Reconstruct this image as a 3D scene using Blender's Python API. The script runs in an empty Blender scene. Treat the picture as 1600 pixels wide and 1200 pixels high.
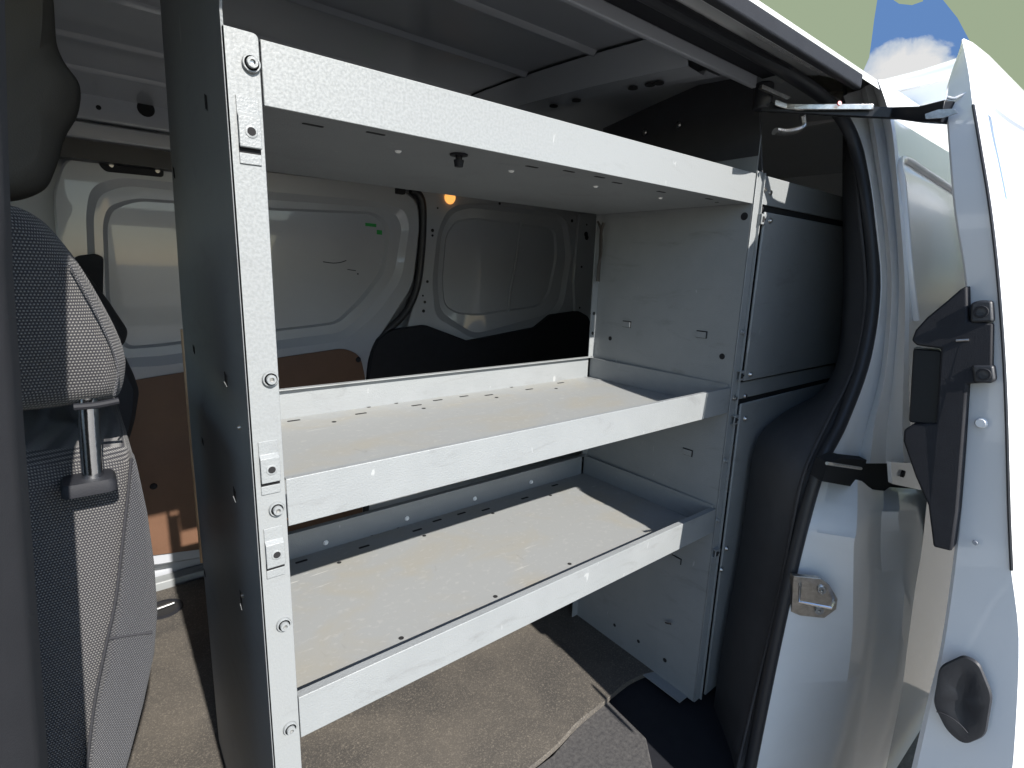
import bpy, bmesh, math, random
from mathutils import Vector, Matrix
random.seed(7)
S = bpy.context.scene
COL = S.collection

# ------------------------------------------------------------------ camera
CAM = Vector((-0.17209833, -0.63384475, 0.70230688))
RX = Vector((0.78023055, -0.62465284, 0.03238993))      # image right
RD = Vector((-0.10472341, -0.18150753, -0.97779754))    # image down
RF = Vector((0.61666303, 0.75951553, -0.20703350))      # forward
FPX = 842.15
cd = bpy.data.cameras.new('camera'); co = bpy.data.objects.new('camera', cd); COL.objects.link(co)
cd.sensor_width = 36; cd.lens = 36 * FPX / 1600
cd.clip_start = 0.02; cd.clip_end = 400
co.matrix_world = Matrix(((RX.x, -RD.x, -RF.x, CAM.x), (RX.y, -RD.y, -RF.y, CAM.y), (RX.z, -RD.z, -RF.z, CAM.z), (0, 0, 0, 1)))
S.camera = co

# ------------------------------------------------------------------ light
SUN = Vector((0.019, 1.0, -0.777)).normalized()
W = bpy.data.worlds.new('World'); S.world = W; W.use_nodes = True
nt = W.node_tree; nt.nodes.clear()
wo = nt.nodes.new('ShaderNodeOutputWorld'); bg = nt.nodes.new('ShaderNodeBackground'); sk = nt.nodes.new('ShaderNodeTexSky')
sk.sky_type = 'NISHITA'; sk.sun_disc = False
sk.sun_elevation = math.asin(-SUN.z); sk.sun_rotation = math.atan2(-SUN.x, -SUN.y)
sk.air_density = 1.0; sk.dust_density = 0.3; sk.ozone_density = 1.0
bg.inputs[1].default_value = 0.125
nt.links.new(sk.outputs[0], bg.inputs[0]); nt.links.new(bg.outputs[0], wo.inputs[0])
sl = bpy.data.lights.new('sun', 'SUN'); sl.energy = 4.9; sl.angle = math.radians(0.5); sl.color = (1, 0.955, 0.89)
so = bpy.data.objects.new('sun', sl); COL.objects.link(so)
so.rotation_euler = SUN.to_track_quat('-Z', 'Y').to_euler()
S.view_settings.view_transform = 'Standard'; S.view_settings.look = 'None'
S.view_settings.exposure = 1.04; S.view_settings.gamma = 1; S.view_settings.use_curve_mapping = False

# ------------------------------------------------------------------ measuring helpers
def ray(u, v): return RX * ((u - 800) / FPX) + RD * ((v - 600) / FPX) + RF
def P(u, v, ax, val):
    d = ray(u, v); i = 'xyz'.index(ax)
    return CAM + d * ((val - CAM[i]) / d[i])
def lerp_tab(tab, z):
    if z >= tab[0][0]: return tab[0][1]
    for (a, ya), (b, yb) in zip(tab, tab[1:]):
        if z >= b: return yb + (ya - yb) * (z - b) / (a - b)
    return tab[-1][1]
BS = [(1.12, -.15), (1.05, -.185), (.95, -.225), (.83, -.268), (.65, -.31), (.52, -.318), (.3, -.312), (.1, -.303), (-.2, -.30), (-.6, -.295), (-1.2, -.28)]
def bs(z): return lerp_tab(BS, z)                        # the van's outer side, y over z
XE = [(1.12, 1.06), (.95, .955), (.85, .912), (.77, .890), (.5, .866), (.4, .852), (.13, .816), (.02, .80), (-.6, .73)]
def Sd(u, v, off):                                       # on the curved body side
    y = -.2
    for _ in range(40):
        p = P(u, v, 'y', y); y += .6 * (bs(p.z) + off - y)
    return P(u, v, 'y', y)
def Dr(u, v, dx=0):                                      # on the open door's leading end
    x = .88
    for _ in range(40):
        p = P(u, v, 'x', x); x += .6 * (lerp_tab(XE, p.z) + dx - x)
    return P(u, v, 'x', x)

# ------------------------------------------------------------------ materials
MATS = {}
def mat(name, base, rough=.5, metal=0, coat=0, var=None, vscale=20, bump=0, bscale=200, emit=None, spec=.5, detail=4, vstretch=None):
    m = bpy.data.materials.new(name); m.use_nodes = True; t = m.node_tree
    b = t.nodes['Principled BSDF']
    b.inputs['Base Color'].default_value = (*base, 1); b.inputs['Roughness'].default_value = rough
    b.inputs['Metallic'].default_value = metal; b.inputs['Coat Weight'].default_value = coat
    b.inputs['Coat Roughness'].default_value = .03; b.inputs['Specular IOR Level'].default_value = spec
    tc = t.nodes.new('ShaderNodeTexCoord')
    vec = tc.outputs['Object']
    if vstretch:
        mp = t.nodes.new('ShaderNodeMapping'); mp.inputs['Scale'].default_value = vstretch
        t.links.new(vec, mp.inputs[0]); vec = mp.outputs[0]
    if var:
        n = t.nodes.new('ShaderNodeTexNoise'); n.inputs['Scale'].default_value = vscale; n.inputs['Detail'].default_value = detail
        n.inputs['Roughness'].default_value = .65
        r = t.nodes.new('ShaderNodeValToRGB'); r.color_ramp.elements[0].position = .32; r.color_ramp.elements[1].position = .68
        r.color_ramp.elements[0].color = (*base, 1); r.color_ramp.elements[1].color = (*var, 1)
        t.links.new(vec, n.inputs[0]); t.links.new(n.outputs[0], r.inputs[0]); t.links.new(r.outputs[0], b.inputs['Base Color'])
    if bump:
        n2 = t.nodes.new('ShaderNodeTexNoise'); n2.inputs['Scale'].default_value = bscale; n2.inputs['Detail'].default_value = 3
        bp = t.nodes.new('ShaderNodeBump'); bp.inputs['Strength'].default_value = bump; bp.inputs['Distance'].default_value = .002
        t.links.new(tc.outputs['Object'], n2.inputs[0]); t.links.new(n2.outputs[0], bp.inputs['Height']); t.links.new(bp.outputs[0], b.inputs['Normal'])
    if emit:
        b.inputs['Emission Color'].default_value = (*emit[:3], 1); b.inputs['Emission Strength'].default_value = emit[3]
    MATS[name] = m
    return m
M_STEEL = mat('powder_coated_steel', (.205, .217, .222), .46, var=(.226, .238, .243), vscale=9, bump=.35, bscale=420)
M_WHITE = mat('white_paint', (.80, .81, .82), .22, coat=.8, var=(.83, .83, .83), vscale=5, bump=.04, bscale=25)
M_JAMB = mat('jamb_paint', (.80, .81, .82), .42, coat=.12, var=(.76, .77, .78), vscale=7, bump=.06, bscale=30)
M_INNER = mat('dimmed_white_paint', (.33, .345, .375), .28, coat=.5, var=(.355, .37, .40), vscale=4, bump=.05, bscale=18)  # white paint inside the van, greyed and blued: its shade is in the colour
M_BLACK = mat('black_plastic', (.010, .0105, .014), .68, var=(.013, .014, .018), spec=.3, vscale=30, bump=.2, bscale=700)
M_ARCH = mat('arch_plastic', (.046, .0465, .051), .55, var=(.055, .0555, .06), vscale=25, bump=.15, bscale=600, spec=.4)
M_TRIM = mat('grey_trim', (.02, .02, .025), .7, var=(.024, .024, .029), vscale=40, bump=.12, bscale=900)
M_RUBBER = mat('seal_rubber', (.02, .021, .025), .45, bump=.1, bscale=300)
M_GLOSS = mat('gloss_black', (.008, .009, .012), .38, spec=.3)
M_HOLE = mat('hole_dark', (.008, .008, .009), .9)
M_CHROME = mat('chrome', (.75, .76, .78), .14, metal=1, bump=.15, bscale=120)
M_ZINC = mat('zinc_plate', (.58, .57, .55), .32, metal=1, var=(.40, .39, .37), vscale=90, bump=.2, bscale=300)
M_RIVET = mat('rivet_white', (.88, .88, .86), .35)
M_BROWN = mat('brown_hardboard', (.098, .049, .027), .55, var=(.115, .058, .033), vscale=14, bump=.2, bscale=260)
M_PLY = mat('plywood_edge', (.45, .32, .20), .7, var=(.33, .22, .13), vscale=60, vstretch=(1, 1, .2))
M_GREEN = mat('green_sticker', (.02, .28, .06), .4)
M_LAMP = mat('amber_lamp', (.9, .45, .15), .2, emit=(1, .42, .10, .6), coat=.5)
M_ARMRED = mat('red_mark', (.55, .05, .07), .4)
M_SKYB = None

def grime(m, amt=.5):
    t = m.node_tree; b = t.nodes['Principled BSDF']; lk = b.inputs['Base Color'].links[0]; src = lk.from_socket
    tc = t.nodes.new('ShaderNodeTexCoord'); mp = t.nodes.new('ShaderNodeMapping'); mp.inputs['Scale'].default_value = (7, 7, 26)
    n = t.nodes.new('ShaderNodeTexNoise'); n.inputs['Scale'].default_value = 1; n.inputs['Detail'].default_value = 8; n.inputs['Roughness'].default_value = .7; n.inputs['Distortion'].default_value = .8
    r = t.nodes.new('ShaderNodeMapRange'); r.inputs[1].default_value = .56; r.inputs[2].default_value = .78; r.inputs[4].default_value = amt
    x = t.nodes.new('ShaderNodeMix'); x.data_type = 'RGBA'; x.inputs[7].default_value = (.13, .13, .13, 1)
    mp2 = t.nodes.new('ShaderNodeMapping'); mp2.inputs['Scale'].default_value = (75, 75, 20); mp2.inputs['Rotation'].default_value = (.3, .5, .2)
    n2 = t.nodes.new('ShaderNodeTexNoise'); n2.inputs['Scale'].default_value = 1; n2.inputs['Detail'].default_value = 3; n2.inputs['Distortion'].default_value = .5
    r2 = t.nodes.new('ShaderNodeMapRange'); r2.inputs[1].default_value = .72; r2.inputs[2].default_value = .76; r2.inputs[4].default_value = .5
    y = t.nodes.new('ShaderNodeMix'); y.data_type = 'RGBA'; y.inputs[7].default_value = (.40, .41, .41, 1)
    for a, c in ((tc.outputs['Object'], mp.inputs[0]), (mp.outputs[0], n.inputs[0]), (n.outputs[0], r.inputs[0]), (r.outputs[0], x.inputs[0]), (src, x.inputs[6]),
                 (tc.outputs['Object'], mp2.inputs[0]), (mp2.outputs[0], n2.inputs[0]), (n2.outputs[0], r2.inputs[0]), (r2.outputs[0], y.inputs[0]), (x.outputs[2], y.inputs[6]), (y.outputs[2], b.inputs['Base Color'])): t.links.new(a, c)
grime(M_STEEL, .65)
def worn_steel():
    m = mat('worn_shelf_steel', (.36, .365, .35), .5); t = m.node_tree; b = t.nodes['Principled BSDF']
    tc = t.nodes.new('ShaderNodeTexCoord')
    def noise(sc, det, st=(1, 1, 1), dist=0):
        mp = t.nodes.new('ShaderNodeMapping'); mp.inputs['Scale'].default_value = st
        n = t.nodes.new('ShaderNodeTexNoise'); n.inputs['Scale'].default_value = sc; n.inputs['Detail'].default_value = det; n.inputs['Distortion'].default_value = dist
        t.links.new(tc.outputs['Object'], mp.inputs[0]); t.links.new(mp.outputs[0], n.inputs[0]); return n.outputs[0]
    def ramp(f, a, c):
        r = t.nodes.new('ShaderNodeMapRange'); r.inputs[1].default_value = a; r.inputs[2].default_value = c
        t.links.new(f, r.inputs[0]); return r.outputs[0]
    def mix(fac, c1, c2):
        x = t.nodes.new('ShaderNodeMix'); x.data_type = 'RGBA'
        t.links.new(fac, x.inputs[0])
        for s, c in ((6, c1), (7, c2)):
            if isinstance(c, tuple): x.inputs[s].default_value = (*c, 1)
            else: t.links.new(c, x.inputs[s])
        return x.outputs[2]
    def mul(a, k):
        x = t.nodes.new('ShaderNodeMath'); x.operation = 'MULTIPLY'; t.links.new(a, x.inputs[0])
        if isinstance(k, (int, float)): x.inputs[1].default_value = k
        else: t.links.new(k, x.inputs[1])
        return x.outputs[0]
    dust = ramp(noise(7, 8, (1, 1.6, 1), .6), .47, .72)
    c = mix(mul(dust, .75), (.238, .247, .248), (.252, .240, .205))
    spk = ramp(noise(75, 10, (1, 1.2, 1), .5), .57, .80)
    c = mix(mul(spk, .55), c, (.34, .34, .33))
    scr = ramp(noise(26, 2, (.35, 4.5, 1), 1.2), .705, .76)
    msk = ramp(noise(6, 2), .50, .62)
    c = mix(mul(mul(scr, msk), .7), c, (.56, .56, .54))
    drk = ramp(noise(30, 4, (1.5, .6, 1), 1.0), .68, .78)
    c = mix(mul(drk, .35), c, (.15, .143, .135))
    t.links.new(c, b.inputs['Base Color'])
    n2 = t.nodes.new('ShaderNodeTexNoise'); n2.inputs['Scale'].default_value = 420
    bp = t.nodes.new('ShaderNodeBump'); bp.inputs['Strength'].default_value = .3; bp.inputs['Distance'].default_value = .001
    t.links.new(tc.outputs['Object'], n2.inputs[0]); t.links.new(n2.outputs[0], bp.inputs['Height']); t.links.new(bp.outputs[0], b.inputs['Normal'])
    return m
M_WORN = worn_steel()

def hammered():
    m = mat('hammered_steel', (.40, .41, .40), .46); t = m.node_tree; b = t.nodes['Principled BSDF']
    tc = t.nodes.new('ShaderNodeTexCoord')
    n = t.nodes.new('ShaderNodeTexNoise'); n.inputs['Scale'].default_value = 300; n.inputs['Detail'].default_value = 2
    r = t.nodes.new('ShaderNodeValToRGB'); r.color_ramp.elements[0].position = .36; r.color_ramp.elements[1].position = .62
    r.color_ramp.elements[0].color = (.178, .188, .19, 1); r.color_ramp.elements[1].color = (.238, .249, .252, 1)
    bp = t.nodes.new('ShaderNodeBump'); bp.inputs['Strength'].default_value = .3; bp.inputs['Distance'].default_value = .001
    t.links.new(tc.outputs['Object'], n.inputs[0]); sx = t.nodes.new('ShaderNodeSeparateXYZ'); mr = t.nodes.new('ShaderNodeMapRange'); mx = t.nodes.new('ShaderNodeMix'); mx.data_type = 'RGBA'
    mr.inputs[1].default_value = .35; mr.inputs[2].default_value = .95; mx.inputs[6].default_value = (.218, .229, .233, 1)
    t.links.new(tc.outputs['Object'], sx.inputs[0]); t.links.new(sx.outputs[2], mr.inputs[0]); 
    m2 = t.nodes.new('ShaderNodeMapRange'); m2.inputs[1].default_value = .55; m2.inputs[2].default_value = .05
    ml = t.nodes.new('ShaderNodeMath'); ml.operation = 'MULTIPLY'
    t.links.new(sx.outputs[0], m2.inputs[0]); t.links.new(m2.outputs[0], ml.inputs[0]); t.links.new(mr.outputs[0], ml.inputs[1]); t.links.new(ml.outputs[0], mx.inputs[0])
    t.links.new(n.outputs[0], r.inputs[0]); t.links.new(r.outputs[0], mx.inputs[7]); t.links.new(mx.outputs[2], b.inputs['Base Color'])
    t.links.new(n.outputs[0], bp.inputs['Height']); t.links.new(bp.outputs[0], b.inputs['Normal'])
    grime(m, .35)
    return m
M_HAM = hammered()

def fabric(name, dark, light, kx, kz, rot=0):
    m = mat(name, dark, .92, spec=.15); t = m.node_tree; b = t.nodes['Principled BSDF']
    b.inputs['Sheen Weight'].default_value = .15
    tc = t.nodes.new('ShaderNodeTexCoord'); mp = t.nodes.new('ShaderNodeMapping')
    mp.inputs['Rotation'].default_value = (0, rot, 0)
    t.links.new(tc.outputs['Object'], mp.inputs[0])
    sx = t.nodes.new('ShaderNodeSeparateXYZ'); t.links.new(mp.outputs[0], sx.inputs[0])
    def m1(op, a, k=None):
        x = t.nodes.new('ShaderNodeMath'); x.operation = op
        for i, q in enumerate((a, k)):
            if q is None: continue
            if isinstance(q, (int, float)): x.inputs[i].default_value = q
            else: t.links.new(q, x.inputs[i])
        return x.outputs[0]
    xa = m1('ADD', sx.outputs[0], m1('MULTIPLY', sx.outputs[1], .8))
    zz = m1('MULTIPLY', sx.outputs[2], kz)
    row = m1('MULTIPLY', m1('FLOOR', m1('DIVIDE', zz, 2 * math.pi)), math.pi)
    h = m1('MULTIPLY', m1('ADD', m1('MULTIPLY', m1('SINE', m1('ADD', m1('MULTIPLY', xa, kx), row)), .5), .5),
           m1('ADD', m1('MULTIPLY', m1('SINE', zz), .5), .5))
    nz = t.nodes.new('ShaderNodeTexNoise'); nz.inputs['Scale'].default_value = 350; t.links.new(tc.outputs['Object'], nz.inputs[0])
    hh = m1('MULTIPLY', h, m1('ADD', nz.outputs[0], .5))
    r = t.nodes.new('ShaderNodeValToRGB'); r.color_ramp.elements[0].position = .12; r.color_ramp.elements[1].position = .62
    r.color_ramp.elements[0].color = (*dark, 1); r.color_ramp.elements[1].color = (*light, 1)
    t.links.new(hh, r.inputs[0]); t.links.new(r.outputs[0], b.inputs['Base Color'])
    bp = t.nodes.new('ShaderNodeBump'); bp.inputs['Strength'].default_value = .7; bp.inputs['Distance'].default_value = .0015
    t.links.new(hh, bp.inputs['Height']); t.links.new(bp.outputs[0], b.inputs['Normal'])
    return m
M_FAB = fabric('seat_fabric', (.026, .026, .030), (.165, .16, .153), 2350, 2100)
M_FABS = fabric('seat_side_fabric', (.024, .025, .030), (.105, .105, .11), 3000, 2600, .6)
M_FABD = mat('dark_seat_fabric', (.022, .022, .026), .9, bump=.5, bscale=500)

def mat_rubber():
    m = mat('worn_rubber', (.1, .085, .07), .62, spec=.3); t = m.node_tree; b = t.nodes['Principled BSDF']
    tc = t.nodes.new('ShaderNodeTexCoord')
    n = t.nodes.new('ShaderNodeTexNoise'); n.inputs['Scale'].default_value = 5; n.inputs['Detail'].default_value = 6; n.inputs['Distortion'].default_value = .5
    r = t.nodes.new('ShaderNodeValToRGB'); r.color_ramp.elements[0].position = .3; r.color_ramp.elements[1].position = .7
    r.color_ramp.elements[0].color = (.050, .047, .044, 1); r.color_ramp.elements[1].color = (.095, .085, .073, 1)
    n2 = t.nodes.new('ShaderNodeTexNoise'); n2.inputs['Scale'].default_value = 280; n2.inputs['Detail'].default_value = 6; n2.inputs['Distortion'].default_value = 1.0
    r2 = t.nodes.new('ShaderNodeMapRange'); r2.inputs[1].default_value = .5; r2.inputs[2].default_value = .75
    x = t.nodes.new('ShaderNodeMix'); x.data_type = 'RGBA'; x.inputs[7].default_value = (.19, .168, .14, 1)
    sc = t.nodes.new('ShaderNodeMath'); sc.operation = 'MULTIPLY'; sc.inputs[1].default_value = .9
    t.links.new(tc.outputs['Object'], n.inputs[0]); t.links.new(tc.outputs['Object'], n2.inputs[0])
    t.links.new(n.outputs[0], r.inputs[0]); t.links.new(n2.outputs[0], r2.inputs[0]); t.links.new(r2.outputs[0], sc.inputs[0])
    t.links.new(sc.outputs[0], x.inputs[0]); t.links.new(r.outputs[0], x.inputs[6]); t.links.new(x.outputs[2], b.inputs['Base Color'])
    bp = t.nodes.new('ShaderNodeBump'); bp.inputs['Strength'].default_value = .6; bp.inputs['Distance'].default_value = .002
    n3 = t.nodes.new('ShaderNodeTexNoise'); n3.inputs['Scale'].default_value = 320; t.links.new(tc.outputs['Object'], n3.inputs[0])
    t.links.new(n3.outputs[0], bp.inputs['Height']); t.links.new(bp.outputs[0], b.inputs['Normal'])
    return m
M_MAT = mat_rubber()
M_SILL = mat('scuffed_sill', (.04, .039, .041), .55, var=(.085, .082, .08), vscale=110, bump=.3, bscale=250, detail=8)
M_GROUND = mat('gravel', (.085, .08, .074), .9, var=(.16, .15, .138), vscale=70, bump=.6, bscale=90, detail=8)

# ------------------------------------------------------------------ mesh helpers
class MB:
    def __init__(s): s.v = []; s.f = []
    def add(s, vs, fs):
        o = len(s.v); s.v += [Vector(q) for q in vs]; s.f += [[i + o for i in f] for f in fs]; return s
    def box(s, a, b):
        (x0, y0, z0), (x1, y1, z1) = a, b
        return s.add([(x0, y0, z0), (x1, y0, z0), (x1, y1, z0), (x0, y1, z0), (x0, y0, z1), (x1, y0, z1), (x1, y1, z1), (x0, y1, z1)],
                     [(0, 3, 2, 1), (4, 5, 6, 7), (0, 1, 5, 4), (1, 2, 6, 5), (2, 3, 7, 6), (3, 0, 4, 7)])
    def prism(s, pts, vec):
        n = len(pts); vec = Vector(vec); pts = [Vector(p) for p in pts]
        return s.add(pts + [p + vec for p in pts], [list(range(n)), list(range(2 * n - 1, n - 1, -1))] + [(i, (i + 1) % n, (i + 1) % n + n, i + n) for i in range(n)])
    def loops(s, rings, cap0=True, cap1=True, closed=True):
        n = len(rings[0]); vs = [p for r in rings for p in r]; fs = []
        m = n if closed else n - 1
        for k in range(len(rings) - 1):
            for i in range(m):
                j = (i + 1) % n; fs.append((k * n + i, k * n + j, (k + 1) * n + j, (k + 1) * n + i))
        if cap0: fs.append(list(range(n))[::-1])
        if cap1: fs.append([(len(rings) - 1) * n + i for i in range(n)])
        return s.add(vs, fs)
    def cyl(s, c, ax, r, h, n=20, r2=None):
        ax = Vector(ax).normalized(); a = ax.orthogonal().normalized(); b = ax.cross(a); c = Vector(c)
        r2 = r if r2 is None else r2
        R = lambda rr, hh: [c + ax * hh + (a * math.cos(2 * math.pi * i / n) + b * math.sin(2 * math.pi * i / n)) * rr for i in range(n)]
        return s.loops([R(r, 0), R(r2, h)])
    def ring(s, c, ax, r0, r1, h, n=24):
        ax = Vector(ax).normalized(); a = ax.orthogonal().normalized(); b = ax.cross(a); c = Vector(c)
        R = lambda rr, hh: [c + ax * hh + (a * math.cos(2 * math.pi * i / n) + b * math.sin(2 * math.pi * i / n)) * rr for i in range(n)]
        return s.loops([R(r1, 0), R(r1, h * .7), R(r1 * .93, h), R(r0, h), R(r0, 0)], False, False)
    def tube(s, path, r, n=12, flat=1):
        path = [Vector(p) for p in path]; rings = []
        up = None
        for i, p in enumerate(path):
            t = (path[min(i + 1, len(path) - 1)] - path[max(i - 1, 0)]).normalized()
            if up is None: up = t.orthogonal().normalized()
            up = (up - t * up.dot(t)).normalized(); sd = t.cross(up)
            rr = r[i] if isinstance(r, (list, tuple)) else r
            rings.append([p + up * (rr * math.cos(2 * math.pi * k / n)) + sd * (rr * flat * math.sin(2 * math.pi * k / n)) for k in range(n)])
        return s.loops(rings)
    def build_each(s, name, m, parent=None, **k):
        par = list(range(len(s.v)))
        def find(i):
            while par[i] != i: par[i] = par[par[i]]; i = par[i]
            return i
        for f in s.f:
            for a in f[1:]: par[find(a)] = find(f[0])
        groups = {}
        for f in s.f: groups.setdefault(find(f[0]), []).append(f)
        out = []
        for fs in groups.values():
            idx = sorted({i for f in fs for i in f}); mp = {a: b for b, a in enumerate(idx)}
            q = MB(); q.add([s.v[i] for i in idx], [[mp[i] for i in f] for f in fs]); out.append(q.build(name, m, parent, **k))
        return out
    def build(s, name, m, parent=None, bevel=0, smooth=True, angle=40, subsurf=0, solid=0):
        me = bpy.data.meshes.new(name); me.from_pydata([tuple(q) for q in s.v], [], s.f); me.update()
        bm = bmesh.new(); bm.from_mesh(me); bmesh.ops.remove_doubles(bm, verts=bm.verts, dist=1e-6)
        bmesh.ops.recalc_face_normals(bm, faces=bm.faces); bm.to_mesh(me); bm.free()
        if smooth:
            me.polygons.foreach_set('use_smooth', [True] * len(me.polygons)); me.set_sharp_from_angle(angle=math.radians(angle))
        me.materials.append(m)
        o = bpy.data.objects.new(name, me); COL.objects.link(o)
        if parent: o.parent = parent
        if solid: q = o.modifiers.new('solid', 'SOLIDIFY'); q.thickness = solid; q.offset = 0
        if bevel: q = o.modifiers.new('bevel', 'BEVEL'); q.width = bevel; q.segments = 2; q.limit_method = 'ANGLE'; q.angle_limit = math.radians(35); q.harden_normals = False
        if subsurf: q = o.modifiers.new('sub', 'SUBSURF'); q.levels = subsurf; q.render_levels = subsurf
        return o
def tag(o, label=None, cat=None, group=None, kind=None):
    if label: o['label'] = label
    if cat: o['category'] = cat
    if group: o['group'] = group
    if kind: o['kind'] = kind
    return o
def thing(name, label, cat, group=None):
    o = bpy.data.objects.new(name, None); COL.objects.link(o); o.empty_display_size = .1
    return tag(o, label, cat, group)
def resample(path, n):
    path = [Vector(p) for p in path]; L = [0]
    for a, b in zip(path, path[1:]): L.append(L[-1] + (b - a).length)
    out = []
    for k in range(n):
        d = L[-1] * k / (n - 1); i = 0
        while i < len(L) - 2 and L[i + 1] < d: i += 1
        t = (d - L[i]) / max(L[i + 1] - L[i], 1e-9); out.append(path[i].lerp(path[i + 1], t))
    return out
def spline(path, sub=6):
    p = [Vector(q) for q in path]; out = []
    for i in range(len(p) - 1):
        a = p[max(i - 1, 0)]; b = p[i]; c = p[i + 1]; d = p[min(i + 2, len(p) - 1)]
        for k in range(sub):
            t = k / sub
            out.append(.5 * ((2 * b) + (c - a) * t + (2 * a - 5 * b + 4 * c - d) * t * t + (3 * b - a - 3 * c + d) * t ** 3))
    out.append(p[-1]); return out
def loft(paths, n=60, sub=6):
    rows = [resample(spline(p, sub), n) for p in paths]
    return MB().loops(rows, False, False, closed=False)
def roundpoly(pts, r, seg=6):
    pts = [Vector(p) for p in pts]; out = []; n = len(pts)
    for i in range(n):
        a, b, c = pts[i - 1], pts[i], pts[(i + 1) % n]
        rr = r[i] if isinstance(r, (list, tuple)) else r
        d = min(rr, (a - b).length * .45, (c - b).length * .45)
        p0 = b + (a - b).normalized() * d; p1 = b + (c - b).normalized() * d
        for k in range(seg + 1):
            t = k / seg; out.append(p0 * (1 - t) ** 2 + b * 2 * t * (1 - t) + p1 * t * t)
    return out
def pxpoly(px, ax, val, r=0, seg=6):
    pts = [P(u, v, ax, val) for u, v in px]
    return roundpoly(pts, r, seg) if r else pts
def inset(loop, k, dvec=(0, 0, 0)):
    c = sum(loop, Vector()) / len(loop); out = []
    for p in loop:
        d = p - c; L = d.length; out.append(c + d * max(L - k, 0) / L + Vector(dvec))
    return out

# ================================================================== SETTING
g = MB().add([(-150, -150, -1.0), (150, -150, -1.0), (150, 150, -1.0), (-150, 150, -1.0)], [(0, 1, 2, 3)]).build('ground', M_GROUND)
tag(g, kind='structure')
def sky_mat(name, kind):
    m = bpy.data.materials.new(name); m.use_nodes = True; t = m.node_tree; t.nodes.clear()
    o = t.nodes.new('ShaderNodeOutputMaterial'); e = t.nodes.new('ShaderNodeEmission'); t.links.new(e.outputs[0], o.inputs[0])
    if kind == 'green':
        e.inputs[0].default_value = (.335, .405, .275, 1); e.inputs[1].default_value = .50
    else:
        tc = t.nodes.new('ShaderNodeTexCoord'); n = t.nodes.new('ShaderNodeTexNoise')
        n.inputs['Scale'].default_value = .17; n.inputs['Detail'].default_value = 9; n.inputs['Roughness'].default_value = .55; n.inputs['Distortion'].default_value = .3
        sep = t.nodes.new('ShaderNodeSeparateXYZ'); t.links.new(tc.outputs['UV'], sep.inputs[0])
        t.links.new(tc.outputs['Object'], n.inputs[0])
        def m1(op, a, b_):
            x = t.nodes.new('ShaderNodeMath'); x.operation = op
            for i, q in enumerate((a, b_)):
                if isinstance(q, (int, float)): x.inputs[i].default_value = q
                else: t.links.new(q, x.inputs[i])
            return x.outputs[0]
        # cloud bank: low in the patch, puffed edge
        dx = m1('POWER', m1('ABSOLUTE', m1('SUBTRACT', sep.outputs[0], .42), 0), 2)
        dy = m1('POWER', m1('ABSOLUTE', m1('SUBTRACT', sep.outputs[1], .18), 0), 2)
        d = m1('SQRT', m1('ADD', m1('MULTIPLY', dx, 1.2), m1('MULTIPLY', dy, 2.2)), 0)
        f = m1('SUBTRACT', m1('ADD', .05, m1('MULTIPLY', n.outputs[0], .80)), d)
        r = t.nodes.new('ShaderNodeValToRGB'); r.color_ramp.elements[0].position = .0; r.color_ramp.elements[1].position = .20
        r.color_ramp.elements[0].color = (.13, .26, .55, 1); r.color_ramp.elements[1].color = (.80, .80, .80, 1)
        mid = r.color_ramp.elements.new(.08); mid.color = (.55, .62, .72, 1)
        t.links.new(f, r.inputs[0]); t.links.new(r.outputs[0], e.inputs[0]); e.inputs[1].default_value = .47
    return m
def dirpt(u, v, R): return CAM + ray(u, v).normalized() * R
mb = MB()
def sph(a, e, r=120): return CAM + Vector((math.cos(math.radians(a)) * math.cos(math.radians(e)), math.sin(math.radians(a)) * math.cos(math.radians(e)), math.sin(math.radians(e)))) * r
mb.loops([[sph(-6 + 110 * i / 30, e) for i in range(31)] for e in (-2, 4, 10, 20, 30, 40, 50, 60, 70)], False, False, closed=False)
tag(mb.build('sky_backdrop', sky_mat('flat_green_backdrop', 'green')), kind='structure')  # flat glowing sage-green backdrop, not real sky
blue = [(1372, -8), (1366, 30), (1362, 62), (1358, 90), (1350, 108), (1340, 150), (1420, 200), (1540, 200), (1528, 90), (1512, 58), (1496, 28), (1472, -2), (1452, -60), (1442, 2), (1425, 8), (1405, 6), (1390, -4), (1382, -60)]
pp = [dirpt(u, v, 110) for u, v in blue]
me_ = MB().add(pp, [list(range(len(pp)))])
sb = me_.build('sky_backdrop', sky_mat('blue_cloudy_sky', 'blue'), smooth=False)
uvl = sb.data.uv_layers.new(name='UVMap')
vs_ = sb.data.vertices
for l in sb.data.loops:
    c = Vector(vs_[l.vertex_index].co) - CAM
    u = 800 + FPX * c.dot(RX) / c.dot(RF); v = 600 + FPX * c.dot(RD) / c.dot(RF)
    uvl.data[l.index].uv = ((u - 1340) / 200, (150 - v) / 200)
tag(sb, kind='structure')

# ================================================================== VAN
van = thing('van', 'white panel van seen through its open side door, with white metal body and dark trim', 'van')
XF, XR = -1.5, 2.45
def sweep_x(prof, x0, x1, name, m, parent=van, nx=8, **k):
    return MB().loops([[Vector((x0 + (x1 - x0) * i / nx, y, z)) for y, z in prof] for i in range(nx + 1)], False, False, closed=False).build(name, m, parent, **k)
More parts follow.
